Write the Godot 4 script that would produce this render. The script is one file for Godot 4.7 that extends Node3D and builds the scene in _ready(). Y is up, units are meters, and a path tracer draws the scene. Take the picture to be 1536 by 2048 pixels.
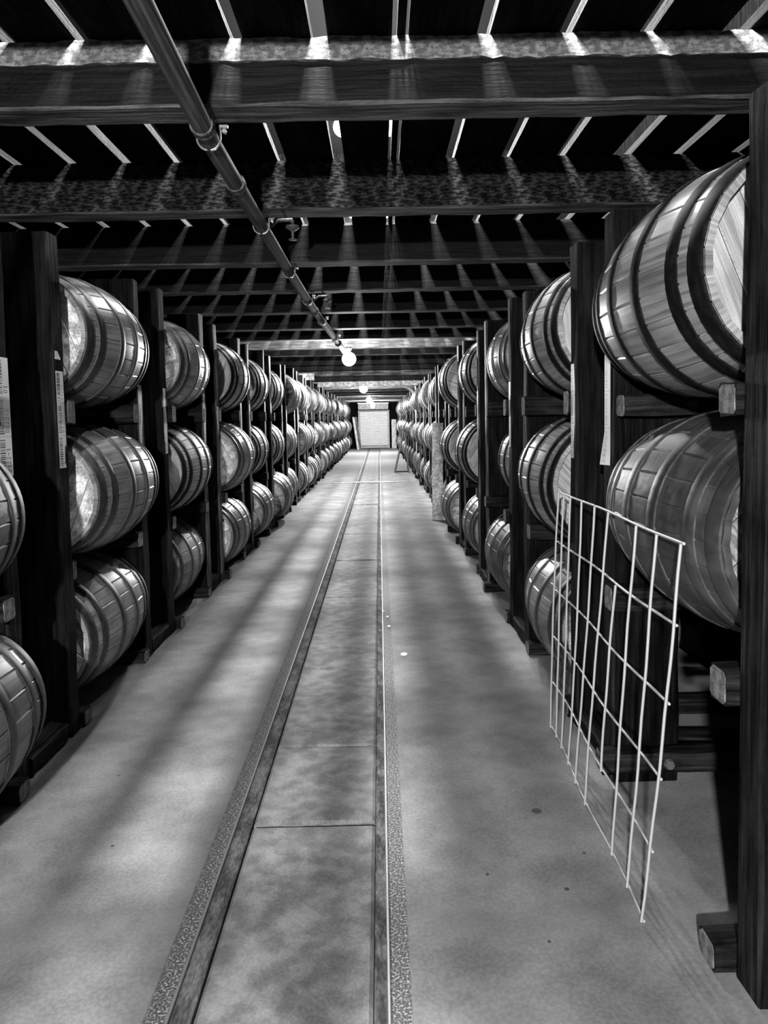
extends Node3D
# A barrel warehouse aisle, black and white. X right, Y up, the aisle runs along -Z ("d" is the distance down the aisle).

const PITCH := 1.61        # spacing of the rack frames down the aisle
const FRAME_AT := 3.377    # d of the far face of frame 0
const LEFT_FACE := -1.383  # aisle faces of the racks
const RIGHT_FACE := 0.847
const BARREL_LEN := 0.905
const BILGE := 0.325
const CHIME := 0.272
const STAVES := 26
const LAST_BAY := 19
const ORD := ["first", "second", "third", "fourth", "fifth", "sixth", "seventh", "eighth", "ninth", "tenth", "eleventh", "twelfth", "thirteenth", "fourteenth", "fifteenth", "sixteenth", "seventeenth", "eighteenth", "nineteenth", "twentieth", "twenty-first", "twenty-second", "twenty-third"]

var M := {}
var T := {}
var rng := RandomNumberGenerator.new()
var taken := {}

# ---------------------------------------------------------------- mesh building
class MB:
	var v := PackedVector3Array()
	var n := PackedVector3Array()
	var uv := PackedVector2Array()
	var col := PackedColorArray()
	var idx := PackedInt32Array()
	var tint := Color.WHITE
	func vert(p: Vector3, nn: Vector3, t := Vector2.ZERO) -> int:
		v.append(p); n.append(nn); uv.append(t); col.append(tint)
		return v.size() - 1
	func tri(a: int, b: int, c: int) -> void:
		var g := (v[b] - v[a]).cross(v[c] - v[a])
		if g.dot(n[a] + n[b] + n[c]) > 0.0:
			idx.append(a); idx.append(c); idx.append(b)
		else:
			idx.append(a); idx.append(b); idx.append(c)
	func quad(a: int, b: int, c: int, d: int) -> void:
		tri(a, b, c); tri(a, c, d)
	func flat_quad(a: Vector3, b: Vector3, c: Vector3, d: Vector3, out: Vector3, uvs := []) -> void:
		var nn := (b - a).cross(c - a).normalized()
		if nn.dot(out) < 0.0: nn = -nn
		var u := [Vector2(0, 0), Vector2(1, 0), Vector2(1, 1), Vector2(0, 1)] if uvs.is_empty() else uvs
		var i := vert(a, nn, u[0]); vert(b, nn, u[1]); vert(c, nn, u[2]); vert(d, nn, u[3])
		quad(i, i + 1, i + 2, i + 3)
	func mesh() -> ArrayMesh:
		var a := []
		a.resize(Mesh.ARRAY_MAX)
		a[Mesh.ARRAY_VERTEX] = v; a[Mesh.ARRAY_NORMAL] = n; a[Mesh.ARRAY_TEX_UV] = uv; a[Mesh.ARRAY_COLOR] = col; a[Mesh.ARRAY_INDEX] = idx
		var m := ArrayMesh.new()
		m.add_surface_from_arrays(Mesh.PRIMITIVE_TRIANGLES, a)
		return m

func hash1(a: float, b: float, c: float) -> float:
	var s := sin(a * 12.9898 + b * 78.233 + c * 37.719) * 43758.5453
	return (s - floor(s)) * 2.0 - 1.0

# A profile (in local x, z) swept up local y. Sides have flat normals; rough shifts every ring's corners a little.
func sweep(prof: PackedVector2Array, length: float, seg := 1, rough := 0.0, sd := 0.0, from := 0, to := -1, caps := true, ragged := 0.0, into: MB = null) -> MB:
	var mb: MB = into if into else MB.new()
	var c := prof.size()
	var area := 0.0
	for i in c:
		area += prof[i].cross(prof[(i + 1) % c])
	var turn := 1.0 if area > 0.0 else -1.0
	var last := c - 1 if to < 0 else to
	var rings := []
	for r in seg + 1:
		var ring := PackedVector3Array()
		for i in c:
			var y := length * r / seg
			var p := prof[i]
			if rough > 0.0:
				p += Vector2(hash1(i, r, sd), hash1(i + 31, r, sd)) * rough
			if ragged > 0.0 and r == seg: y += hash1(i, 3.3, sd) * ragged
			ring.append(Vector3(p.x, y, p.y))
		rings.append(ring)
	var u0 := absf(hash1(sd, 1.7, 4.1)) * 3.0
	var v0 := absf(hash1(sd, 9.1, 2.3)) * 3.0
	var u := u0
	for i in range(from, last + 1):
		var j := (i + 1) % c
		var w := prof[i].distance_to(prof[j])
		var e := (prof[j] - prof[i]).normalized()
		var nn := Vector3(e.y, 0, -e.x) * turn
		var base := mb.v.size()
		for r in seg + 1:
			var y: float = length * r / seg
			mb.vert(rings[r][i], nn, Vector2(u, v0 + y)); mb.vert(rings[r][j], nn, Vector2(u + w, v0 + y))
		for r in seg:
			mb.quad(base + r * 2, base + r * 2 + 1, base + r * 2 + 3, base + r * 2 + 2)
		u += w
	if caps:
		for r in [0, seg]:
			var nn := Vector3.DOWN if r == 0 else Vector3.UP
			var mid := Vector3.ZERO
			for p in rings[r]: mid += p
			mid /= c
			var b := mb.vert(mid, nn, Vector2(u0, v0))
			for i in c: mb.vert(rings[r][i], nn, Vector2(u0 + prof[i].x, v0 + prof[i].y))
			for i in c: mb.tri(b, b + 1 + i, b + 1 + (i + 1) % c)
	return mb

func bevelled(w: float, h: float, b: float) -> PackedVector2Array:
	var x := w / 2
	var z := h / 2
	return PackedVector2Array([Vector2(x - b, -z), Vector2(x, -z + b), Vector2(x, z - b), Vector2(x - b, z), Vector2(-x + b, z), Vector2(-x, z - b), Vector2(-x, -z + b), Vector2(-x + b, -z)])

# A bevelled bar of timber standing on local y = 0; w across local x, h across local z.
func timber(length: float, w: float, h: float, b := 0.006, seg := 6, rough := 0.002, sd := 0.0, ragged := 0.0) -> ArrayMesh:
	return sweep(bevelled(w, h, b), length, seg, rough, sd, 0, -1, true, ragged).mesh()

func box_mesh(s: Vector3, b := 0.004) -> ArrayMesh:
	return sweep(bevelled(s.x, s.z, b), s.y).mesh()

# A lathe about local z. pts: (radius, z)
func lathe(pts: PackedVector2Array, sides := 24, smooth := true) -> ArrayMesh:
	var mb := MB.new()
	for i in pts.size() - 1:
		var a := pts[i]
		var b := pts[i + 1]
		if a.distance_to(b) < 0.00001: continue
		var e := (b - a).normalized()
		var na := Vector2(e.y, -e.x)
		var nb := na
		if smooth:
			if i > 0:
				var e0 := (a - pts[i - 1]).normalized()
				if e0.dot(e) > 0.85: na = Vector2(e.y + e0.y, -e.x - e0.x).normalized()
			if i + 2 < pts.size():
				var e1 := (pts[i + 2] - b).normalized()
				if e1.dot(e) > 0.85: nb = Vector2(e.y + e1.y, -e.x - e1.x).normalized()
		var base := mb.v.size()
		for k in sides + 1:
			var t := TAU * k / sides
			var d := Vector3(cos(t), sin(t), 0)
			mb.vert(d * a.x + Vector3(0, 0, a.y), d * na.x + Vector3(0, 0, na.y), Vector2(2.0 * k / sides, a.y))
			mb.vert(d * b.x + Vector3(0, 0, b.y), d * nb.x + Vector3(0, 0, nb.y), Vector2(2.0 * k / sides, b.y))
		for k in sides:
			mb.quad(base + k * 2, base + k * 2 + 1, base + k * 2 + 3, base + k * 2 + 2)
	return mb.mesh()

# A round tube along a list of points.
func tube(pts: Array, r: float, sides := 8) -> ArrayMesh:
	var mb := MB.new()
	var up := Vector3.UP
	if absf((pts[1] - pts[0]).normalized().y) > 0.9: up = Vector3.RIGHT
	for i in pts.size():
		var t: Vector3 = (pts[mini(i + 1, pts.size() - 1)] - pts[maxi(i - 1, 0)]).normalized()
		var a := t.cross(up).normalized()
		var b := t.cross(a).normalized()
		for k in sides + 1:
			var d := a * cos(TAU * k / sides) + b * sin(TAU * k / sides)
			mb.vert(pts[i] + d * r, d, Vector2(float(k) / sides, i * 0.2))
	for i in pts.size() - 1:
		for k in sides:
			var q := i * (sides + 1) + k
			mb.quad(q, q + 1, q + sides + 2, q + sides + 1)
	for e in [0, pts.size() - 1]:
		var t: Vector3 = (pts[1] - pts[0]).normalized() * (-1.0 if e == 0 else 1.0)
		var c := mb.vert(pts[e], t)
		for k in sides + 1:
			mb.vert(mb.v[e * (sides + 1) + k], t)
		for k in sides: mb.tri(c, c + 1 + k, c + 2 + k)
	return mb.mesh()

# ---------------------------------------------------------------- naming
func numbered(called: String) -> String:
	if not taken.has(called):
		taken[called] = 0
		return called
	taken[called] += 1
	return "%s_%03d" % [called, taken[called]]

func at(x: float, y: float, d: float) -> Vector3:
	return Vector3(x, y, -d)

func thing(called: String, label: String, category: String, where := Vector3.ZERO, group := "") -> Node3D:
	var o := Node3D.new()
	o.name = numbered(called)
	add_child(o)
	o.position = where
	tag(o, label, category, group)
	return o

func tag(o: Node3D, label: String, category: String, group := "") -> void:
	o.set_meta("label", label)
	o.set_meta("category", category)
	if group != "": o.set_meta("group", group)

func structure(called: String) -> Node3D:
	var o := Node3D.new()
	o.name = called
	add_child(o)
	o.set_meta("kind", "structure")
	return o

func part(called: String, mesh: Mesh, mat: Material, parent: Node3D, xf := Transform3D.IDENTITY) -> MeshInstance3D:
	var o := MeshInstance3D.new()
	o.name = called
	o.mesh = mesh
	o.material_override = mat
	o.transform = xf
	o.cast_shadow = GeometryInstance3D.SHADOW_CASTING_SETTING_ON
	parent.add_child(o, true)
	return o

func tf(p: Vector3, b := Basis.IDENTITY) -> Transform3D:
	return Transform3D(b, p)

const ALONG_X := Basis(Vector3(0, -1, 0), Vector3(1, 0, 0), Vector3(0, 0, 1))    # local y -> world x, local x -> -y
const ALONG_D := Basis(Vector3(1, 0, 0), Vector3(0, 0, -1), Vector3(0, 1, 0))    # local y -> -z, local z -> y

# ---------------------------------------------------------------- textures
func noise_bytes(w: int, h: int, sx: int, sy: int, freq: float, sd: int, kind := FastNoiseLite.TYPE_SIMPLEX_SMOOTH, oct := 4) -> PackedByteArray:
	var f := FastNoiseLite.new()
	f.seed = sd; f.frequency = freq; f.noise_type = kind
	f.fractal_octaves = oct
	if kind == FastNoiseLite.TYPE_CELLULAR:
		f.cellular_return_type = FastNoiseLite.RETURN_DISTANCE
		f.fractal_type = FastNoiseLite.FRACTAL_NONE
	var im := f.get_seamless_image(maxi(w / sx, 8), maxi(h / sy, 8), false, false, 0.2, true)
	im.convert(Image.FORMAT_L8)
	im.resize(w, h, Image.INTERPOLATE_CUBIC)
	return im.get_data()

# layers: [sx, sy, freq, seed, weight, contrast, kind?]; the sum, spread between lo and hi
func grey(w: int, h: int, lo: float, hi: float, layers: Array) -> Image:
	var sum := PackedFloat32Array()
	sum.resize(w * h)
	var total := 0.0
	for l in layers:
		var b := noise_bytes(w, h, l[0], l[1], l[2], l[3], l[6] if l.size() > 6 else FastNoiseLite.TYPE_SIMPLEX_SMOOTH)
		var k: float = l[4]
		var con: float = l[5]
		total += absf(k)
		for i in w * h:
			sum[i] += k * clampf((b[i] / 255.0 - 0.5) * con + 0.5, 0.0, 1.0)
	var out := PackedByteArray()
	out.resize(w * h)
	for i in w * h:
		out[i] = int(clampf(lo + (hi - lo) * sum[i] / total, 0.0, 1.0) * 255.0)
	return Image.create_from_data(w, h, false, Image.FORMAT_L8, out)

func to_tex(im: Image) -> ImageTexture:
	var c: Image = im.duplicate()
	c.convert(Image.FORMAT_RGB8)
	c.generate_mipmaps()
	return ImageTexture.create_from_image(c)

func to_normal(im: Image, strength: float) -> ImageTexture:
	var c: Image = im.duplicate()
	c.convert(Image.FORMAT_RGBA8)
	c.bump_map_to_normal_map(strength)
	c.generate_mipmaps()
	return ImageTexture.create_from_image(c)

func mat(called: String, shade: float, rough: float, tex := "", scale := Vector3.ONE, nscale := 0.0, metal := 0.0) -> StandardMaterial3D:
	var m := StandardMaterial3D.new()
	m.resource_name = called
	m.albedo_color = Color(shade, shade, shade)
	m.roughness = rough
	m.metallic = metal
	m.metallic_specular = 0.5
	if tex != "":
		m.albedo_texture = T[tex]
		m.uv1_scale = scale
		if nscale > 0.0:
			m.normal_enabled = true
			m.normal_texture = T[tex + "_n"]
			m.normal_scale = nscale
	M[called] = m
	return m

func world_mapped(m: StandardMaterial3D) -> void:
	m.uv1_triplanar = true
	m.uv1_world_triplanar = true

func make_materials() -> void:
	var C := FastNoiseLite.TYPE_CELLULAR
	var im := grey(512, 512, 0.5, 1.0, [[1, 32, 0.05, 3, 1.0, 1.6], [1, 16, 0.15, 4, 0.6, 1.6], [4, 4, 0.02, 5, 0.7, 1.8], [1, 1, 0.2, 6, 0.25, 1.5]])
	T.grain = to_tex(im); T.grain_n = to_normal(im, 1.5)
	im = grey(512, 512, 0.2, 1.0, [[1, 16, 0.06, 13, 1.0, 2.0], [2, 6, 0.05, 14, 0.8, 2.6], [4, 4, 0.02, 15, 0.8, 2.2], [1, 2, 0.2, 16, 0.4, 2.0]])
	T.hewn = to_tex(im); T.hewn_n = to_normal(im, 4.0)
	im = grey(512, 512, 0.16, 1.0, [[1, 3, 0.04, 23, 1.0, 4.5], [2, 2, 0.02, 24, 0.6, 3.0], [1, 1, 0.12, 25, 0.5, 3.0]])
	T.flake = to_tex(im); T.flake_n = to_normal(im, 6.0)
	im = grey(1024, 1024, 0.48, 1.0, [[8, 8, 0.025, 33, 0.8, 2.6], [2, 2, 0.02, 34, 0.9, 2.6], [1, 1, 0.08, 35, 0.5, 1.8], [1, 1, 0.3, 36, 0.35, 2.0]])
	T.concrete = to_tex(im); T.concrete_n = to_normal(im, 1.2)
	im = grey(1024, 1024, 0.62, 1.0, [[8, 8, 0.02, 133, 0.7, 2.2], [2, 2, 0.02, 134, 0.4, 2.0], [1, 1, 0.08, 135, 0.5, 1.8], [1, 1, 0.3, 136, 0.4, 2.4]])
	T.screed = to_tex(im); T.screed_n = to_normal(im, 1.2)
	im = grey(512, 512, 0.3, 1.0, [[1, 1, 0.055, 43, 1.0, 2.2, C], [1, 1, 0.03, 44, 0.4, 2.0]])
	T.pebble = to_tex(im); T.pebble_n = to_normal(im, 6.0)
	im = grey(512, 512, 0.4, 1.0, [[2, 2, 0.02, 53, 1.0, 2.4], [1, 1, 0.06, 54, 0.7, 2.0], [1, 8, 0.1, 55, 0.4, 1.5]])
	T.mottle = to_tex(im); T.mottle_n = to_normal(im, 1.5)
	im = grey(512, 512, 0.25, 1.0, [[8, 1, 0.05, 63, 1.0, 2.2], [2, 2, 0.02, 64, 0.8, 2.2], [1, 1, 0.1, 65, 0.3, 1.5]])
	T.weather = to_tex(im); T.weather_n = to_normal(im, 3.0)

	var g := Vector3(3.0, 1.0, 1)
	for k in 6:
		mat("pale_stave_%d" % k, [0.61, 0.63, 0.65, 0.59, 0.67, 0.70][k], 0.42, "grain", g, 0.12)
		mat("mid_stave_%d" % k, [0.52, 0.55, 0.48, 0.58, 0.54, 0.63][k], 0.36, "grain", g, 0.25)
		mat("dark_stave_%d" % k, [0.33, 0.35, 0.32, 0.36, 0.34, 0.35][k], 0.5, "weather", Vector3(1.4, 0.45, 1.4), 0.3)
		world_mapped(M["dark_stave_%d" % k])
	mat("pale_head", 0.76, 0.6, "grain", Vector3(2, 1.2, 1), 0.2)
	mat("mid_head", 0.95, 0.6, "mottle", Vector3(2, 2, 1), 0.2)
	mat("dark_head", 0.62, 0.7, "weather", Vector3(2, 2, 1), 0.3)
	mat("hoop", 0.11, 0.62, "mottle", Vector3(2, 6, 1), 0.1).metallic_specular = 0.2
	mat("mid_hoop", 0.24, 0.5, "mottle", Vector3(2, 6, 1), 0.1, 0.2)
	world_mapped(mat("old_hoop", 0.31, 0.5, "weather", Vector3(1.4, 0.45, 1.4), 0.3))
	for k in 3:
		mat(["pale_body", "mid_body", "dark_body"][k], [0.78, 0.58, 0.42][k], 0.42, "grain", g, 0.25).vertex_color_use_as_albedo = true
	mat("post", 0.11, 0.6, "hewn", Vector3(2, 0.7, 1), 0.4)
	mat("lit_post_edge", 0.5, 0.6, "hewn", Vector3(2, 0.7, 1), 0.5)  # lamp light on the aisle faces of farther posts, put into the colour
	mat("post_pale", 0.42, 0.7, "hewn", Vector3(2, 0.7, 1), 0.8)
	mat("rail", 0.2, 0.7, "hewn", Vector3(2, 0.8, 1), 0.8)
	mat("end_grain", 0.5, 0.85, "mottle", Vector3(5, 5, 1), 1.0)
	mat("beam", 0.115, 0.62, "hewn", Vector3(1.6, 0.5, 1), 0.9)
	mat("beam_under", 0.52, 0.8, "hewn", Vector3(1.6, 0.5, 1), 0.9)  # paler than beam: light bounced off the floor painted in, plus raw wood
	mat("crust", 0.62, 0.95, "mottle", Vector3(5, 3.5, 1), 2.0)
	mat("flaked", 0.24, 0.6, "flake", Vector3(2.4, 2.4, 1), 1.2)
	mat("board", 0.13, 0.8, "hewn", Vector3(1.2, 0.5, 1), 0.8)
	mat("concrete", 0.53, 0.85, "screed", Vector3(0.7, 0.7, 1), 0.35)
	mat("slab", 0.53, 0.8, "concrete", Vector3(0.9, 0.9, 1), 0.5)
	mat("aggregate", 0.63, 0.8, "pebble", Vector3(6, 6, 1), 0.6)
	mat("rail_steel", 0.46, 0.8, "mottle", Vector3(3, 1, 1), 0.2, 0.1)
	mat("rail_lip", 0.5, 0.5, "", Vector3.ONE, 0.0, 0.5)
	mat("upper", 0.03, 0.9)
	mat("wall", 0.1, 0.9, "hewn", Vector3(1, 0.5, 1), 0.5)
	mat("pipe", 0.5, 0.85, "mottle", Vector3(3, 1, 1), 0.1, 0.2)
	mat("galvanised", 0.62, 0.35, "", Vector3.ONE, 0.0, 0.7)
	mat("wire", 0.7, 0.45, "", Vector3.ONE, 0.0, 0.3)
	mat("paint", 0.8, 0.5, "mottle", Vector3(2, 2, 1), 0.1)
	mat("door_slat", 0.8, 0.45, "", Vector3.ONE, 0.0, 0.1)
	mat("sheet", 0.92, 0.85, "concrete", Vector3(2, 2, 1), 0.3)
	mat("chip", 0.9, 0.8)
	mat("stain", 0.2, 0.8)
	mat("fitting", 0.3, 0.5)
	for dull in ["beam", "flaked", "crust", "post", "lit_post_edge", "rail", "board", "wall", "upper", "pipe", "rail_steel", "beam_under"]:
		M[dull].metallic_specular = 0.12
	M.beam.metallic_specular = 0.25
	var lamp := mat("lamp", 0.9, 0.3)
	lamp.emission_enabled = true
	lamp.emission = Color.WHITE
	lamp.emission_energy_multiplier = 6.0

# ---------------------------------------------------------------- lamps
func bulb(where: Vector3, energy: float, label: String, r := 0.075, size := 0.06) -> void:
	var o := thing("ceiling_lamp", label, "lamp", where)
	part("base", lathe(PackedVector2Array([Vector2(0, 0.10), Vector2(0.05, 0.10), Vector2(0.055, 0.085), Vector2(0.045, 0.05), Vector2(0.03, 0.03), Vector2(0, 0.03)]), 20), M.fitting, o, tf(Vector3(0, r - 0.02, 0), Basis(Vector3.RIGHT, -PI / 2)))
	var pts := PackedVector2Array()
	for i in 13:
		var t := PI * i / 12
		pts.append(Vector2(sin(t) * r, -cos(t) * r))
	part("bulb", lathe(pts, 24), M.lamp, o)
	var l := OmniLight3D.new()
	l.name = "bulb_light"
	l.position = Vector3.ZERO
	l.light_energy = energy
	l.light_size = size
	l.omni_range = 60.0
	l.omni_attenuation = 2.0
	l.shadow_enabled = true
	o.add_child(l, true)

# ---------------------------------------------------------------- barrels
func barrel_r(s: float) -> float:
	var t := 2.0 * s / BARREL_LEN
	return BILGE - (BILGE - CHIME) * t * t

func stave_into(mb: MB, ang: float, half: float, seg: int, v_off: float) -> void:
	var offs := [-half, -half + 0.014, half - 0.014, half]
	var drop := [0.005, 0.0, 0.0, 0.005]
	var lean := [-0.5, 0.0, 0.0, 0.5]
	for strip in 3:
		var base := mb.v.size()
		for i in seg + 1:
			var s := BARREL_LEN * (float(i) / seg - 0.5)
			var slope := -8.0 * (BILGE - CHIME) * s / (BARREL_LEN * BARREL_LEN)
			for e in 2:
				var q: int = strip + e
				var a: float = ang + offs[q]
				var tilt: float = lean[0] if strip == 0 else lean[3] if strip == 2 else 0.0
				var an := a + tilt
				var r: float = barrel_r(s) - drop[q]
				mb.vert(Vector3(sin(a) * r, cos(a) * r, s), Vector3(sin(an), cos(an), -slope).normalized(), Vector2(v_off + offs[q] * 0.3, v_off * 1.7 + s))
		for i in seg:
			mb.quad(base + i * 2, base + i * 2 + 1, base + i * 2 + 3, base + i * 2 + 2)
	for end in [-1.0, 1.0]:     # the chime: end grain and the inside of the lip
		var s: float = end * BARREL_LEN / 2
		var r := CHIME
		var ri := CHIME - 0.022
		var base := mb.v.size()
		for a in [ang - half, ang + half]:
			var d := Vector3(sin(a), cos(a), 0)
			mb.vert(d * (r - 0.001) + Vector3(0, 0, s), Vector3(0, 0, end), Vector2(v_off + a * 0.3, v_off))
			mb.vert(d * ri + Vector3(0, 0, s - end * 0.004), Vector3(0, 0, end), Vector2(v_off + a * 0.3, v_off + 0.03))
		mb.quad(base, base + 1, base + 3, base + 2)
		base = mb.v.size()
		for a in [ang - half, ang + half]:
			var d := Vector3(sin(a), cos(a), 0)
			mb.vert(d * ri + Vector3(0, 0, s - end * 0.004), -d, Vector2(v_off + a * 0.3, v_off))
			mb.vert(d * (ri + 0.003) + Vector3(0, 0, s - end * 0.05), -d, Vector2(v_off + a * 0.3, v_off + 0.05))
		mb.quad(base, base + 1, base + 3, base + 2)

var stave_meshes := []
var hoop_meshes := []
var head_boards := []
var head_disc: ArrayMesh
const HOOPS := [[0.004, 0.058, 0.006], [0.108, 0.160, 0.004], [0.315, 0.370, 0.004]]   # from, to (distance from the chime), thickness

func make_barrel_meshes() -> void:
	for k in 5:
		var mb := MB.new()
		stave_into(mb, 0.0, PI / STAVES * 0.995, 10, k * 0.37)
		stave_meshes.append(mb.mesh())
	for h in HOOPS:
		for end in [-1.0, 1.0]:
			var pts := PackedVector2Array()
			var a: float = h[0]
			var b: float = h[1]
			var th: float = h[2]
			var s0: float = -BARREL_LEN / 2 + a
			var s1: float = -BARREL_LEN / 2 + b
			pts.append(Vector2(barrel_r(s0) - 0.004, s0)); pts.append(Vector2(barrel_r(s0) + th - 0.001, s0)); pts.append(Vector2(barrel_r(s0 + 0.002) + th, s0 + 0.002))
			var sm := (s0 + s1) / 2
			pts.append(Vector2(barrel_r(sm) + th, sm))
			pts.append(Vector2(barrel_r(s1 - 0.002) + th, s1 - 0.002)); pts.append(Vector2(barrel_r(s1) + th - 0.001, s1)); pts.append(Vector2(barrel_r(s1) - 0.004, s1))
			if end > 0:
				var q := PackedVector2Array()
				for i in range(pts.size() - 1, -1, -1): q.append(Vector2(pts[i].x, -pts[i].y))
				pts = q
			hoop_meshes.append(lathe(pts, 56))
	# the head: boards side by side, each with a small bevel, in a croze 4 cm inside the chime
	var R := CHIME - 0.021
	var cuts := [-R, -0.175, -0.085, 0.005, 0.09, 0.17, R]
	for j in 6:
		var poly := PackedVector2Array()
		var x0: float = cuts[j] + 0.0006
		var x1: float = cuts[j + 1] - 0.0006
		for i in 7:
			var x := x0 + (x1 - x0) * i / 6.0
			poly.append(Vector2(x, sqrt(maxf(R * R - x * x, 0.00001))))
		for i in 7:
			var x := x1 + (x0 - x1) * i / 6.0
			poly.append(Vector2(x, -sqrt(maxf(R * R - x * x, 0.00001))))
		var mb := MB.new()
		var mid := Vector2((x0 + x1) / 2, 0)
		var c := mb.vert(Vector3(mid.x, 0, 0), Vector3.BACK, Vector2(mid.x, j * 0.3))
		var m := poly.size()
		for p in poly:
			var q := p + Vector2(signf(mid.x - p.x) * minf(0.003, absf(mid.x - p.x)), -signf(p.y) * 0.002)
			mb.vert(Vector3(q.x, q.y, 0), Vector3.BACK, Vector2(q.x, q.y + j * 0.3))
		for i in m: mb.tri(c, c + 1 + i, c + 1 + (i + 1) % m)
		for i in m:
			var a := mb.v[c + 1 + i]
			var b := mb.v[c + 1 + (i + 1) % m]
			var pa := Vector3(poly[i].x, poly[i].y, -0.004)
			var pb := Vector3(poly[(i + 1) % m].x, poly[(i + 1) % m].y, -0.004)
			var out := Vector3((a.x + b.x) / 2 - mid.x, (a.y + b.y) / 2, 0.01)
			mb.flat_quad(a, b, pb, pa, out)
		head_boards.append(mb.mesh())
	head_disc = lathe(PackedVector2Array([Vector2(0, -0.02), Vector2(R, -0.02), Vector2(R, 0.0), Vector2(0, 0.0)]), 28)

func look_words(kind: String) -> String:
	return {"pale": "pale oak barrel with dark hoops", "mid": "mid-grey oak barrel with dark hoops", "dark": "dark weathered barrel"}[kind]

# The barrel stands for a thing lying on its side; its base is the lowest point of the bilge.
func fine_barrel(kind: String, spin: float) -> Node3D:
	var o := Node3D.new()
	var c := Vector3(0, BILGE, 0)
	for k in STAVES:
		part("stave", stave_meshes[rng.randi() % 5], M["%s_stave_%d" % [kind, rng.randi() % 6]], o, tf(c, Basis(Vector3.BACK, spin + TAU * k / STAVES)))
	for h in hoop_meshes:
		part("hoop", h, M[{"dark": "old_hoop", "mid": "mid_hoop", "pale": "hoop"}[kind]], o, tf(c, Basis(Vector3.BACK, spin)))
	for b in head_boards:
		part("head_board", b, M[kind + "_head"], o, tf(c + Vector3(0, 0, BARREL_LEN / 2 - 0.04), Basis(Vector3.BACK, spin * 1.7)))
	part("far_head", head_disc, M[kind + "_head"], o, tf(c + Vector3(0, 0, -BARREL_LEN / 2 + 0.05)))
	return o

func plain_barrel(kind: String) -> Node3D:
	var o := Node3D.new()
	var c := Vector3(0, BILGE, 0)
	var mb := MB.new()
	for k in STAVES:
		var g := rng.randf_range(0.62, 1.05)
		mb.tint = Color(g, g, g)
		stave_into(mb, TAU * k / STAVES, PI / STAVES * 0.995, 8, rng.randf() * 3.0)
	part("staves", mb.mesh(), M[kind + "_body"], o, tf(c)).set_meta("kind", "stuff")
	for h in hoop_meshes:
		part("hoop", h, M[{"dark": "old_hoop", "mid": "mid_hoop", "pale": "hoop"}[kind]], o, tf(c))
	part("head", head_disc, M[kind + "_head"], o, tf(c + Vector3(0, 0, BARREL_LEN / 2 - 0.04)))
	part("far_head", head_disc, M[kind + "_head"], o, tf(c + Vector3(0, 0, -BARREL_LEN / 2 + 0.05)))
	return o

# measured aisle-side edge of the barrels' chimes (x at the far chime), per bay and tier from the bottom; 99 = no barrel
const LEFT_EDGE := {-1: [-1.255, -1.286, -1.37], 0: [-1.359, -1.279, -1.301], 1: [-1.406, -1.318, -1.312], 2: [-1.309, -1.248, -1.275], 3: [-1.293, -1.345, -1.324], 4: [-1.245, -1.353, -1.348]}
const RIGHT_EDGE := {-1: [99.0, 0.825, 0.776], 0: [0.827, 0.791, 0.808], 1: [0.826, 0.93, 0.85], 2: [0.827, 0.766, 0.805], 3: [0.753, 0.75, 0.735], 4: [0.91, 0.91, 99.0]}
const LEFT_KIND := {-1: ["mid", "dark", "mid"], 0: ["mid", "mid", "mid"], 1: ["mid", "pale", "mid"], 2: ["mid", "mid", "pale"], 3: ["mid", "pale", "pale"], 4: ["mid", "pale", "pale"]}
const RIGHT_KIND := {-1: ["mid", "dark", "pale"], 0: ["mid", "pale", "pale"], 1: ["dark", "pale", "mid"], 2: ["mid", "pale", "pale"], 3: ["mid", "pale", "pale"], 4: ["mid", "mid", "pale"]}
const TIER_AXIS := [0.370, 1.056, 1.785]
const TIER_NAME := ["bottom", "middle", "top"]

func barrels() -> void:
	make_barrel_meshes()
	var plain := {}
	for bay in range(-2, LAST_BAY + 1):
		for side in [-1, 1]:
			for tier in 3:
				if bay == -2 and side < 0: continue
				var edges: Dictionary = LEFT_EDGE if side < 0 else RIGHT_EDGE
				var kinds: Dictionary = LEFT_KIND if side < 0 else RIGHT_KIND
				var x: float
				var kind: String
				var lift := 0.0
				var yaw := rng.randf_range(-0.012, 0.012)
				var shift := rng.randf_range(-0.009, 0.009)
				if edges.has(bay):
					x = edges[bay][tier]
					kind = kinds[bay][tier]
				else:
					x = (-1.31 if side < 0 else 0.80) + rng.randf_range(-0.05, 0.05)
					kind = ["pale", "pale", "mid", "mid", "dark"][rng.randi() % 5]
				if x > 90.0: continue
				x += CHIME * side
				if bay == -1 and side > 0: lift = -0.04 if tier == 2 else 0.004
				var where := "%s tier of %s rack, %s bay from camera" % [TIER_NAME[tier], "left" if side < 0 else "right", ORD[bay + 1] if bay > -2 else "hidden"]
				var label := "%s, %s" % [look_words(kind), where]
				var o: Node3D
				if bay <= 3 and bay > -2:
					o = fine_barrel(kind, rng.randf() * TAU)
				elif plain.has(kind):
					o = plain[kind].duplicate()
				else:
					o = plain_barrel(kind)
					plain[kind] = o
				o.name = numbered("barrel")
				add_child(o)
				o.position = at(x, TIER_AXIS[tier] + lift - BILGE, FRAME_AT + PITCH * bay + 0.045 + BARREL_LEN / 2 + shift + 0.02)
				o.rotation.y = yaw + (0.0 if bay <= 3 else PI * (rng.randi() % 2))
				tag(o, label, "barrel", "barrels lying in the racks")

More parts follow.
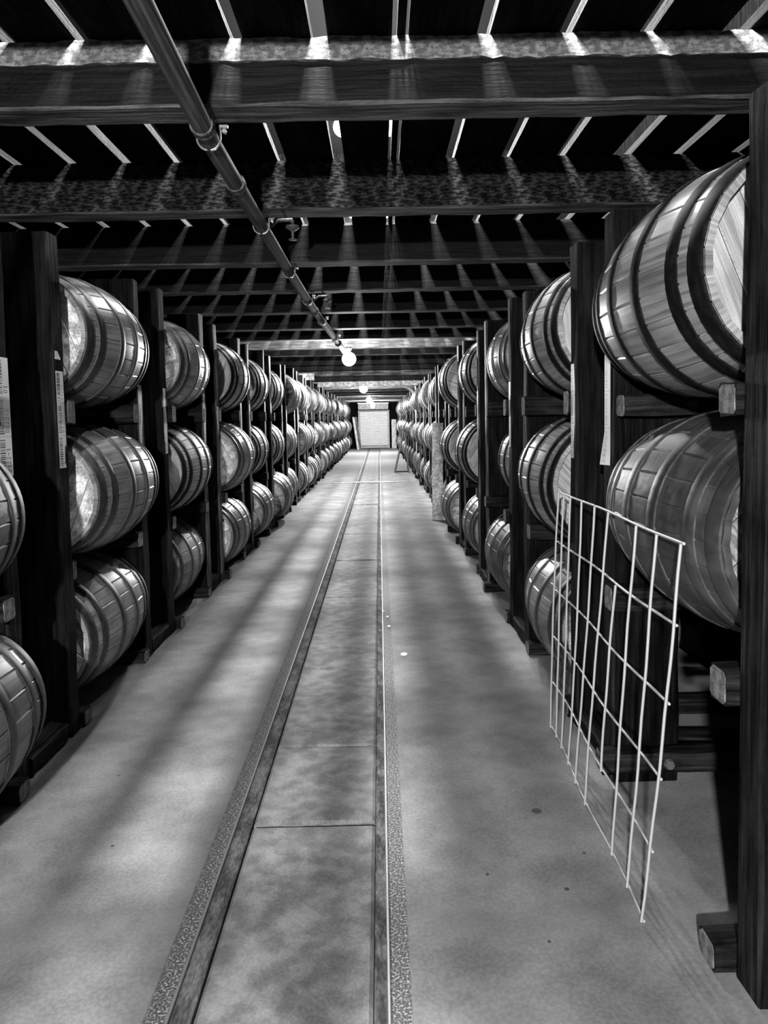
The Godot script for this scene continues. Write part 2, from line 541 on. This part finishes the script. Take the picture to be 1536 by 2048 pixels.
# ---------------------------------------------------------------- racks
func sticker(parent: Node3D, side: float, y0: float, h: float, w: float, tex: String, dd: float, curl := false) -> void:
	# a long paper strip on the aisle face of a post, printed side towards the aisle
	var mb := MB.new()
	var n := 10
	for i in n:
		var ya := h * i / n
		var yb := h * (i + 1) / n
		var z0 := w / 2
		var z1 := -w / 2
		var xa := 0.0
		var xb := 0.0
		if curl and i < 3:
			xa = (3.0 - i) * 0.006; xb = (2.0 - i) * 0.006
		var out := Vector3(-side, 0, 0)
		# printing runs up the post
		var lo := float(i) / n
		var hi := float(i + 1) / n
		var ul := 0.0 if side < 0 else 1.0
		var a := Vector3(-side * (0.0015), ya, z0); var b := Vector3(-side * (0.0015 + xa), ya, z1); var c := Vector3(-side * (0.0015 + xb), yb, z1); var d := Vector3(-side * 0.0015, yb, z0)
		mb.flat_quad(a, b, c, d, out, [Vector2(ul, 1.0 - lo), Vector2(1.0 - ul, 1.0 - lo), Vector2(1.0 - ul, 1.0 - hi), Vector2(ul, 1.0 - hi)])
		var th := Vector3(side * 0.0012, 0, 0)
		mb.flat_quad(a + th, b + th, c + th, d + th, -out, [Vector2(0, 0), Vector2(0, 0), Vector2(0, 0), Vector2(0, 0)])
	part("paper_label", mb.mesh(), M[tex], parent, tf(Vector3(0, y0, dd)))

const GLYPH := {"D": ["1110", "1001", "1001", "1001", "1001", "1001", "1110"], "1": ["0010", "0110", "1010", "0010", "0010", "0010", "0111"], "2": ["0110", "1001", "0001", "0010", "0100", "1000", "1111"], "-": ["0000", "0000", "0000", "1111", "0000", "0000", "0000"]}

# Print for a strip: bars of a barcode beside a line of writing, both running up the strip.
func label_image(called: String, texts: Array, sd: int, faded := 0.0) -> void:
	var w := 48
	var h := 512
	var im := Image.create(w, h, false, Image.FORMAT_RGB8)
	im.fill(Color(0.82, 0.82, 0.82))
	var r := RandomNumberGenerator.new()
	r.seed = sd
	var ink := Color(0.1, 0.1, 0.1).lerp(Color(0.7, 0.7, 0.7), faded)
	for k in texts.size():
		var y0 := int(h * k / texts.size())
		var y1 := int(h * (k + 1) / texts.size())
		im.fill_rect(Rect2i(0, y1 - 2, w, 2), Color(0.55, 0.55, 0.55))
		var y := y0 + 12
		while y < y1 - 14:
			var b := r.randi_range(2, 6)
			im.fill_rect(Rect2i(5, y, 19, b), ink)
			y += b + r.randi_range(2, 6)
		var s := 3
		var yy := y1 - 16
		for ch in texts[k]:                       # read from the bottom of the strip to its top
			var gl: Array = GLYPH[ch]
			for row in 7:
				for c in 4:
					if gl[row][c] == "1":
						im.fill_rect(Rect2i(27 + row * 2, yy - (c + 1) * s - 3, 2, s), ink)
			yy -= 18
	im.generate_mipmaps()
	var m := mat(called, 1.0, 0.55)
	m.albedo_texture = ImageTexture.create_from_image(im)

func racks() -> void:
	label_image("print_left", ["D1", "D122-2", "D122-1"], 5)
	label_image("print_second", ["D1", "D1", "1"], 9)
	label_image("print_faded", ["D1", "D1", "2-1"], 12, 0.55)
	label_image("print_blank", ["", "", ""], 15, 0.85)
	var tops := [0.073, 0.758, 1.487]
	for k in range(-2, LAST_BAY + 2):
		for side in [-1, 1]:
			var face: float = LEFT_FACE if side < 0 else RIGHT_FACE
			var top: float = 2.20 if side < 0 else 2.11
			for which in 2:     # 0: the near post of the frame, 1: its far post
				var d: float = FRAME_AT + PITCH * k - 0.055 - (0.507 if which == 0 else 0.0)
				if side < 0 and (k == -2 or (k == -1 and which == 0)): continue
				if k == -2 and which == 0: continue
				var sd: float = k * 7.0 + side * 3.0 + which
				var o := thing("rack_post", "dark timber %s post of the %s frame along the %s rack" % ["near" if which == 0 else "far", ORD[k + 1] if k > -2 else "hidden", "left" if side < 0 else "right"], "post", at(face, 0, d), "posts of the barrel racks")
				var far := k > 8
				var tall: float = top + hash1(sd, 2, 2) * 0.03
				var prof := bevelled(0.25, 0.11, 0.008)
				var flip := Basis.IDENTITY if side < 0 else Basis(Vector3.UP, PI)     # the aisle is on local +x
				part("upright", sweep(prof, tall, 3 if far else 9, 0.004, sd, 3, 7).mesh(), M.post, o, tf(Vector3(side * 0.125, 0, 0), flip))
				part("aisle_face", sweep(prof, tall, 3 if far else 9, 0.004, sd, 0, 2, false).mesh(), M.lit_post_edge if k > 1 else M.rail if k > 0 else M.rail, o, tf(Vector3(side * 0.125, 0, 0), flip))
				# the rails that carry the barrels run back into the rack from this post
				for tier in 3:
					var h: float = [0.071, 0.086, 0.106][tier]
					var dz := 0.055 + 0.045      # beside the post, on the side of the bay
					var y: float = tops[tier] - h
					if side > 0 and k == 0 and which == 0 and tier == 0: y += 0.07
					if side > 0 and tier == 2 and ((k == 0 and which == 0) or (k == -1 and which == 1)): h = 0.078; y = tops[tier] - 0.04 - h
					var len := 0.82
					var zz := dz if which == 0 else -dz
					var out: float = 0.03 * (hash1(sd, tier, 5.0) + (1.0 if tier == 0 else 0.2))
					var rl := part("rail", timber(len, h, 0.088, 0.006, 3 if far else 8, 0.004, sd + tier * 0.3), M.rail, o, tf(Vector3(-side * out, y + h / 2, zz), ALONG_X if side > 0 else Basis(Vector3(0, 1, 0), Vector3(-1, 0, 0), Vector3(0, 0, 1))))
					if not far:
						part("end_grain", timber(0.004, h - 0.008, 0.08, 0.01, 1, 0.003, sd), M.end_grain, rl, tf(Vector3(0, -0.003, 0)))
						part("bolt", lathe(PackedVector2Array([Vector2(0, -0.012), Vector2(0.016, -0.012), Vector2(0.02, 0.0), Vector2(0.02, 0.006)]), 10), M.rail_steel, rl, tf(Vector3(0.0, 0.24, 0.046 if which == 0 else -0.046), Basis.IDENTITY if which == 1 else Basis(Vector3.UP, PI)))
				if k == 0 and side < 0:
					if which == 0: sticker(o, -1.0, 1.19, 0.44, 0.1, "print_left", 0.0)
					else:
						sticker(o, -1.0, 1.19, 0.42, 0.075, "print_second", 0.0)
						sticker(o, -1.0, 1.66, 0.035, 0.075, "print_blank", 0.0)
				elif k == 0 and side > 0:
					if which == 0: sticker(o, 1.0, 1.19, 0.41, 0.07, "print_blank", -0.005, true)
					else: sticker(o, 1.0, 1.19, 0.41, 0.065, "print_faded", 0.0)
				elif (k > 0 and k < 8) and hash1(sd, 4, 4) > -0.4:
					sticker(o, side, 1.18, 0.42, 0.065, "print_faded", 0.0)

func kerbs() -> void:
	for k in range(0, 9):
		for side in [-1, 1]:
			var d := FRAME_AT + PITCH * k - 0.487
			var o := thing("kerb_block", "rough timber block on the floor between the posts of the %s frame, %s rack" % [ORD[k + 1], "left" if side < 0 else "right"], "block", at(LEFT_FACE - 0.045 if side < 0 else RIGHT_FACE + 0.045, 0.042, d), "timber blocks at the foot of the racks")
			part("block", timber(0.355, 0.09, 0.08, 0.01, 6, 0.006, k + side * 0.4), M.rail, o, tf(Vector3.ZERO, ALONG_D))
	var p := thing("timber_offcut", "short grey timber lying on the floor inside the nearest right bay", "timber", at(1.16, 0.03, 2.98))
	part("plank", timber(0.5, 0.05, 0.1, 0.006, 4, 0.004, 8.0), M.rail, p, tf(Vector3(0, 0.03, 0), ALONG_X))

# ---------------------------------------------------------------- floor
const JOINTS := [-2.6, -1.0, 0.6, 2.514, 3.136, 4.148, 5.854, 7.402, 9.108, 10.6, 12.3, 14.1, 16.45]

func slab_mesh(x0: float, x1: float, d0: float, d1: float, top: float, bev := 0.006) -> ArrayMesh:
	# a slab with a bevelled rim, its texture laid out in metres
	var mb := MB.new()
	var a := at(x0 + bev, top, d0 + bev); var b := at(x1 - bev, top, d0 + bev); var c := at(x1 - bev, top, d1 - bev); var d := at(x0 + bev, top, d1 - bev)
	var t := func(p: Vector3) -> Vector2: return Vector2(p.x, p.z)
	mb.flat_quad(a, b, c, d, Vector3.UP, [t.call(a), t.call(b), t.call(c), t.call(d)])
	var r := [at(x0, top - bev, d0), at(x1, top - bev, d0), at(x1, top - bev, d1), at(x0, top - bev, d1)]
	var q := [a, b, c, d]
	var mid := at((x0 + x1) / 2, top - 1, (d0 + d1) / 2)
	for i in 4:
		var j := (i + 1) % 4
		mb.flat_quad(q[i], q[j], r[j], r[i], (r[i] + r[j]) / 2 - mid, [t.call(q[i]), t.call(q[j]), t.call(r[j]), t.call(r[i])])
		var dn := Vector3(0, -0.12, 0)
		mb.flat_quad(r[i], r[j], r[j] + dn, r[i] + dn, ((r[i] + r[j]) / 2 - mid) * Vector3(1, 0, 1))
	mb.flat_quad(r[0] + Vector3(0, -0.12, 0), r[1] + Vector3(0, -0.12, 0), r[2] + Vector3(0, -0.12, 0), r[3] + Vector3(0, -0.12, 0), Vector3.DOWN)
	return mb.mesh()

func floor_all() -> void:
	var f := structure("floor")
	var xl := -0.513
	var xr := -0.005
	for seg in [[-4.0, 16.45], [16.47, 36.2]]:
		part("slab", slab_mesh(-4.9, xl - 0.06, seg[0], seg[1], 0.0, 0.002), M.concrete, f)
		part("slab", slab_mesh(xr + 0.055, 4.3, seg[0], seg[1], 0.0, 0.002), M.concrete, f)
		part("aggregate_strip", slab_mesh(xl - 0.06, xl - 0.002, seg[0], seg[1], -0.001, 0.001), M.aggregate, f)
		part("aggregate_strip", slab_mesh(xr + 0.002, xr + 0.055, seg[0], seg[1], -0.001, 0.001), M.aggregate, f)
	part("bed", box_mesh(Vector3(9.4, 0.1, 40.4)), M.concrete, f, tf(at(-0.3, -0.25, 16)))
	for i in JOINTS.size() - 1:
		part("slab", slab_mesh(xl + 0.055, xr - 0.036, JOINTS[i] + 0.009, JOINTS[i + 1] - 0.009, -0.004 + hash1(i, 1, 1) * 0.004, 0.01), M.slab, f)
	part("slab", slab_mesh(xl + 0.055, xr - 0.036, 16.47, 36.2, -0.003, 0.004), M.slab, f)
	part("sill", box_mesh(Vector3(2.1, 0.012, 0.16), 0.003), M.paint, f, tf(at(-0.27, 0.0, 16.55)))
	# two steel guide rails set into the concrete: a flat flange with a low lip on its outer side
	for side in [-1, 1]:
		var o := thing("guide_rail", "dark steel barrel rail set in the concrete, %s of the pair" % ["left one" if side < 0 else "right one"], "rail", at(xl if side < 0 else xr, 0, -4), "steel rails in the floor")
		var w := 0.052 if side < 0 else 0.034
		part("flange", sweep(PackedVector2Array([Vector2(0, -0.02), Vector2(-side * w, -0.02), Vector2(-side * w, 0.0), Vector2(-side * (w - 0.004), 0.0025), Vector2(0, 0.0005)]), 40.0, 40, 0.0008, side).mesh(), M.rail_steel, o, tf(Vector3(0, 0, 0), ALONG_D))
		part("lip", sweep(bevelled(0.009, 0.034, 0.002), 40.0, 40, 0.0005, side + 5.0).mesh(), M.rail_lip, o, tf(Vector3(side * 0.002, -0.006, 0), ALONG_D))
	for c in [[0.118, 4.351, 0.022], [0.004, 5.352, 0.009], [0.031, 5.199, 0.011], [0.038, 4.956, 0.012]]:
		var big: bool = c[2] > 0.02
		var pts := PackedVector2Array([Vector2(0, -0.004), Vector2(c[2], -0.002), Vector2(c[2] * 0.9, 0.005), Vector2(0, 0.008)])
		var o := part("chip", lathe(pts, 7, false), M.chip, self, tf(at(c[0], 0.004, c[1]), Basis(Vector3.RIGHT, -PI / 2) * Basis(Vector3.BACK, c[1])))
		o.name = numbered("paper_scrap" if big else "pale_chip")
		if big: tag(o, "white scrap lying on the concrete right of the rails", "scrap")
		else: tag(o, "tiny white chip beside the right steel rail, %s of the three" % {5.352: "farthest", 5.199: "middle", 4.956: "nearest"}[c[1]], "chip", "white chips by the right rail")
	for s in [[0.523, 2.563, 0.018], [0.30, 2.2, 0.006], [0.52, 2.12, 0.008], [0.42, 1.9, 0.005], [-0.9, 2.4, 0.006], [-1.05, 2.9, 0.005], [0.62, 2.3, 0.006]]:
		part("stain", lathe(PackedVector2Array([Vector2(s[2], 0.0), Vector2(0, 0.0006)]), 9, false), M.stain, f, tf(at(s[0], 0.0004, s[1]), Basis(Vector3.RIGHT, -PI / 2)))

# ---------------------------------------------------------------- ceiling
const GAPS := [-4.5, -4.12, -3.76, -3.39, -3.03, -2.66, -2.31, -1.955, -1.6, -1.275, -0.955, -0.6, -0.232, 0.1, 0.155, 0.493, 0.858, 1.215, 1.617, 1.98, 2.35, 2.71, 3.08, 3.45, 3.9]
const BEAM_LOW := [2.762, 2.745, 2.735, 2.765, 2.76, 2.74, 2.75, 2.74, 2.74]

func ceiling_all() -> void:
	var c := structure("ceiling")
	for i in GAPS.size() - 1:
		var wide: float = 0.07 if is_equal_approx(GAPS[i], -0.232) else 0.018 if absf(GAPS[i] - 0.12) < 0.04 else 0.056
		var wide2: float = 0.07 if is_equal_approx(GAPS[i + 1], -0.232) else 0.018 if absf(GAPS[i + 1] - 0.12) < 0.04 else 0.056
		if GAPS[i + 1] > 1.6 and GAPS[i + 1] < 1.63: wide2 = 0.12
		if GAPS[i] > 1.6 and GAPS[i] < 1.63: wide = 0.12
		var x0: float = GAPS[i] + wide / 2
		var x1: float = GAPS[i + 1] - wide2 / 2
		part("plank", timber(21.6, x1 - x0, 0.055, 0.004, 30, 0.004, i * 1.3), M.board, c, tf(at((x0 + x1) / 2, 3.093, -4), ALONG_D))
	# section beyond the division: a lower ceiling of closed boards
	for i in 12:
		part("plank", timber(18.6, 0.76, 0.05, 0.004, 2, 0.002, i + 50.0), M.board, c, tf(at(-4.6 + 0.77 * i, 2.37, 17.66), ALONG_D))
	part("upper_roof", box_mesh(Vector3(9.4, 0.2, 22.2)), M.upper, c, tf(at(-0.3, 7.4, 6.6)))
	for k in range(-4, 9):
		var far := 3.64 + PITCH * k
		var low: float = BEAM_LOW[k] if k >= 0 else 2.762
		var hi := 3.065
		var words: String = ["nearest", "second nearest", "third nearest", "fourth nearest", "fifth nearest", "sixth nearest", "seventh nearest", "eighth nearest", "ninth nearest"][k] if k >= 0 else ""
		var o := thing("ceiling_beam", ("rough dark ceiling beam across the aisle, %s in view" % words) if k >= 0 else "dark ceiling beam above and behind the camera", "beam", at(-4.5, low, far - 0.095), "beams under the upper floor")
		var h := hi - low
		# profile: local x is -up here (ALONG_X), local z towards the camera
		var wane := 0.045 if k == 0 else 0.012
		var wh := 0.115 if k == 0 else 0.02
		var fz := 0.095
		var prof := PackedVector2Array([Vector2(0, -fz), Vector2(0, fz - 0.012), Vector2(-0.012, fz), Vector2(-h + wh, fz), Vector2(-h, fz - wane), Vector2(-h, -fz)])
		var fine := k <= 3
		var n := 60 if fine else 16
		var rg := 0.004 if fine else 0.002
		part("timber_face", sweep(prof, 8.3, n, rg, k * 3.1, 2, 5).mesh(), M.flaked if k == 1 else M.post_pale if k == 7 else M.beam, o, tf(Vector3.ZERO, ALONG_X))  # eighth beam coloured paler for the glow of the lamp close by
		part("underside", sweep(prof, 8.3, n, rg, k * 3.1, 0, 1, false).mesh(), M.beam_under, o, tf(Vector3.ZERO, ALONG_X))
		if k == 0:
			var cp := PackedVector2Array([Vector2(-h + 0.12, fz + 0.012), Vector2(-h + 0.06, fz - 0.006), Vector2(-h - 0.0, fz - wane + 0.012), Vector2(-h, fz - wane - 0.02), Vector2(-h + 0.12, fz - 0.02)])
			part("rough_edge", sweep(cp, 8.3, 170, 0.006, 4.4, 0, 4).mesh(), M.crust, o, tf(Vector3.ZERO, ALONG_X))
	# the lower beams of the far section
	for j in 9:
		var d := 19.3 + j * 1.85
		var o := thing("ceiling_beam", "pale low beam of the far section, %s beyond the header" % ORD[j], "beam", at(-4.5, 2.14, d), "beams of the far section")
		part("timber_face", timber(8.3, 0.2, 0.16, 0.006, 4, 0.002, j + 70.0), M.post_pale, o, tf(Vector3(0, 0.1, 0), ALONG_X))

func walls() -> void:
	for w in [["wall_left", Vector3(0.2, 7.8, 40.6), at(-4.9, -0.3, 16)], ["wall_right", Vector3(0.2, 7.8, 40.6), at(4.2, -0.3, 16)], ["wall_front", Vector3(9.4, 7.8, 0.2), at(-0.3, -0.3, -4.2)], ["wall_upper", Vector3(9.4, 5.1, 0.2), at(-0.3, 2.42, 17.8)]]:
		var o := structure(w[0])
		part("boarding", box_mesh(w[1]), M.wall, o, tf(w[2]))
		if w[0] == "wall_left": part("shade_backing", box_mesh(Vector3(0.04, 2.05, 39.9)), M.upper, o, tf(at(-2.30, 0.0, 16)))  # added dark sheet, makes the depth of the left rack read black
		if w[0] == "wall_right": part("shade_backing", box_mesh(Vector3(0.04, 2.05, 39.9)), M.upper, o, tf(at(1.76, 0.0, 16)))  # same added dark sheet, standing in for the shade in the right rack
	# end wall with the roll-up door
	var e := structure("wall_back")
	part("boarding", box_mesh(Vector3(3.75, 2.6, 0.2)), M.wall, e, tf(at(-2.9, -0.1, 36.1)))
	part("boarding", box_mesh(Vector3(3.7, 2.6, 0.2)), M.wall, e, tf(at(2.36, -0.1, 36.1)))
	part("boarding", box_mesh(Vector3(1.6, 0.8, 0.2)), M.wall, e, tf(at(-0.26, 1.76, 36.1)))
	var dr := structure("door_1")
	dr.position = at(-0.255, 0, 35.95)
	for s in [-1, 1]:
		part("jamb", box_mesh(Vector3(0.09, 1.76, 0.12)), M.paint, dr, tf(Vector3(s * 0.69, 0, 0)))
	part("head_box", box_mesh(Vector3(1.5, 0.06, 0.2)), M.fitting, dr, tf(Vector3(0, 1.74, 0.02)))
	var slat_prof := PackedVector2Array([Vector2(0, -0.03), Vector2(0, 0.0), Vector2(-0.022, 0.034), Vector2(-0.044, 0.034), Vector2(-0.058, 0.0), Vector2(-0.0735, -0.012), Vector2(-0.0735, -0.03)])
	var slat := sweep(slat_prof, 1.3, 1).mesh()
	for i in 22:
		part("slat", slat, M.door_slat, dr, tf(Vector3(-0.65, 0.13 + i * 0.0735, 0), ALONG_X))
	part("bottom_bar", box_mesh(Vector3(1.3, 0.1, 0.05)), M.paint, dr, tf(Vector3(0, 0.02, 0)))
	var s := thing("sign_board", "long pale board with faint marks above the roll-up door", "sign", at(-0.275, 1.84, 35.9))
	part("panel", box_mesh(Vector3(1.42, 0.27, 0.03)), M.paint, s)
	part("edge_strip", box_mesh(Vector3(1.46, 0.03, 0.05)), M.galvanised, s, tf(Vector3(0, 0.27, 0)))

# ---------------------------------------------------------------- division at 17 m
func division() -> void:
	var d := 17.55
	for side in [-1, 1]:
		var o := thing("division_post", "pale painted post at the %s end of the header beam" % ["left" if side < 0 else "right"], "post", at(-1.475 if side < 0 else 0.885, 0, d))
		part("upright", timber(2.115, 0.09, 0.22, 0.008, 6, 0.002, side + 20.0), M.paint, o)
		part("foot", box_mesh(Vector3(0.16, 0.08, 0.16)), M.post, o)
	var h := thing("header_beam", "pale header beam with dark boarding over the aisle's halfway point", "beam", at(-4.6, 2.125, d))
	part("beam", timber(8.6, 0.11, 0.14, 0.008, 10, 0.002, 31.0), M.paint, h, tf(Vector3(0, 0.06, 0), ALONG_X))
	for i in 4:
		part("board", timber(8.6, 0.11, 0.05, 0.006, 6, 0.003, 33.0 + i), M.beam_under if i == 1 else M.beam, h, tf(Vector3(0, 0.18 + i * 0.125, 0.0), ALONG_X))
	var b := thing("knee_brace", "curved pale brace where the right division post meets the header", "brace", at(0.80, 1.92, d))
	var pts := []
	for i in 9:
		var t := PI / 2 * i / 8
		pts.append(Vector3(-0.32 + 0.32 * cos(t), 0.2 * sin(t), 0))
	part("curve", tube(pts, 0.03, 8), M.paint, b)

# ---------------------------------------------------------------- pipe and sprinklers
const PIPE := [[-0.70, 2.70, -3.8], [-0.732, 2.712, 2.4], [-0.773, 2.70, 3.7], [-0.778, 2.70, 6.7], [-0.755, 2.695, 9.5], [-0.66, 2.62, 11.6], [-0.575, 2.545, 13.25]]

func pipe_at(d: float) -> Vector3:
	for i in PIPE.size() - 1:
		if d <= PIPE[i + 1][2]:
			var t: float = (d - PIPE[i][2]) / (PIPE[i + 1][2] - PIPE[i][2])
			return at(lerpf(PIPE[i][0], PIPE[i + 1][0], t), lerpf(PIPE[i][1], PIPE[i + 1][1], t), d)
	return at(PIPE[-1][0], PIPE[-1][1], d)

func pipework() -> void:
	var x := -0.775
	var y := 2.70
	var o := thing("sprinkler_pipe", "long grey pipe hung under the beams, running down the aisle", "pipe", at(x, y, -3.8))
	part("tube", tube(PIPE.map(func(q): return at(q[0] - x, q[1] - y, q[2] + 3.8)), 0.045, 20), M.pipe, o)
	for d in [3.52, 4.35, 9.3, 12.2]:
		part("coupling", lathe(PackedVector2Array([Vector2(0.044, -0.035), Vector2(0.053, -0.035), Vector2(0.055, -0.02), Vector2(0.053, -0.006), Vector2(0.049, 0.0), Vector2(0.053, 0.006), Vector2(0.055, 0.02), Vector2(0.053, 0.035), Vector2(0.044, 0.035)]), 20), M.pipe, o, tf(pipe_at(d) - o.position))
	for k in range(0, 6):
		var h := thing("pipe_hanger", "bright metal loop holding the pipe under the %s beam" % ["nearest", "second", "third", "fourth", "fifth", "sixth", "seventh"][k], "hanger", pipe_at(3.66 + PITCH * k), "loops holding the pipe")
		var pts := []
		for i in 15:
			var t := PI + PI * i / 14
			pts.append(Vector3(cos(t) * 0.054, sin(t) * 0.054, 0))
		pts.push_front(Vector3(-0.054, 0.06, 0)); pts.append(Vector3(0.054, 0.06, 0))
		part("loop", tube(pts, 0.006, 6), M.galvanised, h)
		part("bolt", lathe(PackedVector2Array([Vector2(0, -0.01), Vector2(0.011, -0.01), Vector2(0.011, 0.01), Vector2(0, 0.01)]), 6), M.galvanised, h, tf(Vector3(0.075, 0.03, 0)))
		part("tab", box_mesh(Vector3(0.04, 0.012, 0.02), 0.002), M.galvanised, h, tf(Vector3(0.072, 0.045, 0)))
	for s in [[-0.598, 5.6, "nearer"], [-0.579, 9.0, "farther"]]:
		var sp := thing("ceiling_sprinkler", "small metal sprinkler head under the beams, the %s of two" % s[2], "sprinkler", at(s[0], 2.68, s[1]))
		var up := Basis(Vector3.RIGHT, -PI / 2)
		part("body", lathe(PackedVector2Array([Vector2(0, 0.14), Vector2(0.012, 0.14), Vector2(0.014, 0.11), Vector2(0.05, 0.10), Vector2(0.05, 0.085), Vector2(0.03, 0.07), Vector2(0.012, 0.06), Vector2(0.009, 0.01), Vector2(0, 0.01)]), 16), M.fitting, sp, tf(Vector3.ZERO, up))
		part("deflector", lathe(PackedVector2Array([Vector2(0, -0.004), Vector2(0.03, -0.002), Vector2(0.032, 0.004), Vector2(0, 0.012)]), 16), M.fitting, sp, tf(Vector3.ZERO, up))
		part("branch", tube([Vector3(0, 0.14, 0), Vector3(-0.1, 0.14, 0), Vector3(-0.17, 0.09, 0)], 0.014, 8), M.fitting, sp)

# ---------------------------------------------------------------- loose things
func wire_panel() -> void:
	var a := at(0.692, 0.004, 1.965)      # near lower corner
	var b := at(0.737, 0.004, 3.273)      # far lower corner
	var lean_a := Vector3(0.048, 1.054, 0.125)
	var lean_b := Vector3(0.008, 1.058, 0.149)
	var o := thing("wire_panel", "pale welded wire mesh panel leaning against the right rack", "mesh panel", a)
	var along := b - a
	var p := func(s: float, t: float) -> Vector3:
		var k := s / 1.31
		return along * k + lean_a.lerp(lean_b, k) * t + Vector3(0.006 * sin(s * 7.0 + t * 3.0), 0, 0)
	for row in 6:
		var pts := []
		for i in 15: pts.append(p.call(1.31 * i / 14, row / 5.0))
		part("wire", tube(pts, 0.0040, 6), M.wire, o)
	for s in [0.0, 0.155, 0.315, 0.47, 0.63, 0.79, 0.94, 1.09, 1.2, 1.305]:
		var lo := 0.0
		var hi := 1.0
		if is_equal_approx(s, 0.47): lo = 0.2; hi = 0.8
		var pts := []
		for i in 15:
			var t := lo + (hi - lo) * i / 14.0
			pts.append(p.call(s, t) + Vector3(-0.008, 0, 0.003 * sin(t * 19.0 + s * 11.0)))
		part("wire", tube(pts, 0.0042, 6), M.wire, o)

func loose_things() -> void:
	wire_panel()
	var blocker := thing("shade_boards", "unseen boards added on the upper floor to keep light off the nearest right bay", "boards", at(0.95, 3.124, 0.5))  # added out of view, blocks upstairs lamp light above the right barrel
	for i in 3:
		part("board", timber(2.25, 0.42, 0.04, 0.004, 2, 0.0, 90.0 + i), M.board, blocker, tf(Vector3(-0.44 + i * 0.43, 0.024, 0), ALONG_D))
	var o := thing("grey_board", "tall narrow grey board leaning on the right rack", "board", at(0.765, 0, 10.2))
	part("sheet", timber(0.52, 0.15, 0.03, 0.003, 3, 0.0, 1.0), M.sheet, o)
	part("sheet", timber(0.79, 0.145, 0.03, 0.003, 3, 0.0, 2.0), M.sheet, o, tf(Vector3(-0.004, 0.52, 0.002)))
	o.rotation.z = -0.015
	# a folding trestle leaning by the right rack beyond the header
	var t := thing("step_trestle", "folded wooden trestle standing by the right rack beyond the header", "trestle", at(0.47, 0, 19.4))
	for q in [[Vector3(-0.09, 0, 0.05), Vector3(0.16, 1.1, -0.1)], [Vector3(-0.09, 0, -0.35), Vector3(0.16, 1.1, -0.25)], [Vector3(0.26, 0, 0.05), Vector3(0.17, 1.1, -0.1)], [Vector3(0.26, 0, -0.35), Vector3(0.17, 1.1, -0.25)]]:
		part("leg", tube([q[0], q[1]], 0.022, 6), M.post_pale, t)
	part("tread", box_mesh(Vector3(0.08, 0.03, 0.3)), M.post_pale, t, tf(Vector3(0.16, 1.09, -0.17)))
	part("brace", tube([Vector3(-0.09, 0.02, -0.1), Vector3(0.26, 0.02, -0.1)], 0.015, 6), M.post, t)
	for i in 2:
		var l := thing("leaning_plank", ["pale plank leaning at the left of the roll-up door", "dark plank leaning beside the pale one left of the door"][i], "plank", at(-0.98 + i * 0.1, 0, 34.6 + i * 0.3))
		part("plank", timber(1.5, 0.1, 0.03, 0.003, 3, 0.0, 60.0 + i), M.paint if i == 0 else M.post_pale, l)
		l.rotation.z = 0.13
	var pl := thing("upright_panel", "narrow pale panel standing right of the roll-up door", "panel", at(0.68, 0, 35.6))
	part("panel", timber(1.35, 0.22, 0.03, 0.003, 3, 0.0, 66.0), M.sheet, pl)
	var jb := thing("junction_box", "small pale electrical box at the top of the left rack", "box", at(-1.52, 2.225, 16.2))
	part("case", box_mesh(Vector3(0.32, 0.14, 0.12), 0.01), M.paint, jb)

# ---------------------------------------------------------------- everything
func _ready() -> void:
	rng.seed = 20240611
	var env := Environment.new()
	env.background_mode = Environment.BG_COLOR
	env.background_color = Color(0.004, 0.004, 0.004)
	env.tonemap_mode = Environment.TONE_MAPPER_LINEAR
	env.tonemap_exposure = 1.0
	env.sdfgi_enabled = true
	env.ssao_enabled = true
	env.ssil_enabled = true
	var we := WorldEnvironment.new()
	we.name = "world_environment"
	we.environment = env
	add_child(we)
	var cam := Camera3D.new()
	cam.name = "camera"
	var s1 := sin(0.0049); var c1 := cos(0.0049); var s2 := sin(0.0715); var c2 := cos(0.0715); var s3 := sin(-0.0191); var c3 := cos(-0.0191)
	var rx := Vector3(c1, 0, -s1)
	var ry := Vector3(s2 * s1, c2, s2 * c1)
	var fw := Vector3(c2 * s1, -s2, c2 * c1)
	var right := rx * c3 + ry * s3
	var up := rx * -s3 + ry * c3
	var flip := Vector3(1, 1, -1)
	cam.transform = Transform3D(Basis(right * flip, up * flip, -(fw * flip)), Vector3(0, 1.377, 0))
	cam.projection = Camera3D.PROJECTION_FRUSTUM
	cam.keep_aspect = Camera3D.KEEP_HEIGHT
	cam.near = 0.05
	cam.far = 200.0
	cam.size = 2048.0 / 1520.0 * 0.05
	cam.frustum_offset = Vector2(0, -77.2 / 1520.0 * 0.05)
	add_child(cam)
	cam.current = true

	make_materials()
	# lamps along the aisle, then those of the floor above
	bulb(at(-0.65, 2.0, -2.2), 46.0, "round lamp behind the camera, under the ceiling")
	bulb(at(-0.512, 2.44, 13.5), 17.0, "glowing round lamp at the end of the pipe, nearest in view", 0.125)
	bulb(at(-0.36, 2.1, 18.2), 9.0, "glowing round lamp just beyond the header beam", 0.1)
	bulb(at(-0.323, 2.0, 25.0), 12.0, "glowing round lamp midway down the far section", 0.1)
	bulb(at(-0.263, 1.92, 31.0), 26.0, "farthest glowing round lamp, in front of the sign board", 0.1)
	for q in [[1.9, 38.0, "nearest"], [6.8, 42.0, "third and fourth"], [11.6, 42.0, "sixth and seventh"], [16.2, 34.0, "farthest"]]:
		for k in 3:
			bulb(at(-0.46 + 0.34 * k, 5.7, q[0]), q[1], "%s lamp of three on the floor above, over the %s ceiling beams" % [["left", "middle", "right"][k], q[2]], 0.14, 0.13)

	walls()
	floor_all()
	ceiling_all()
	division()
	racks()
	kerbs()
	barrels()
	pipework()
	loose_things()
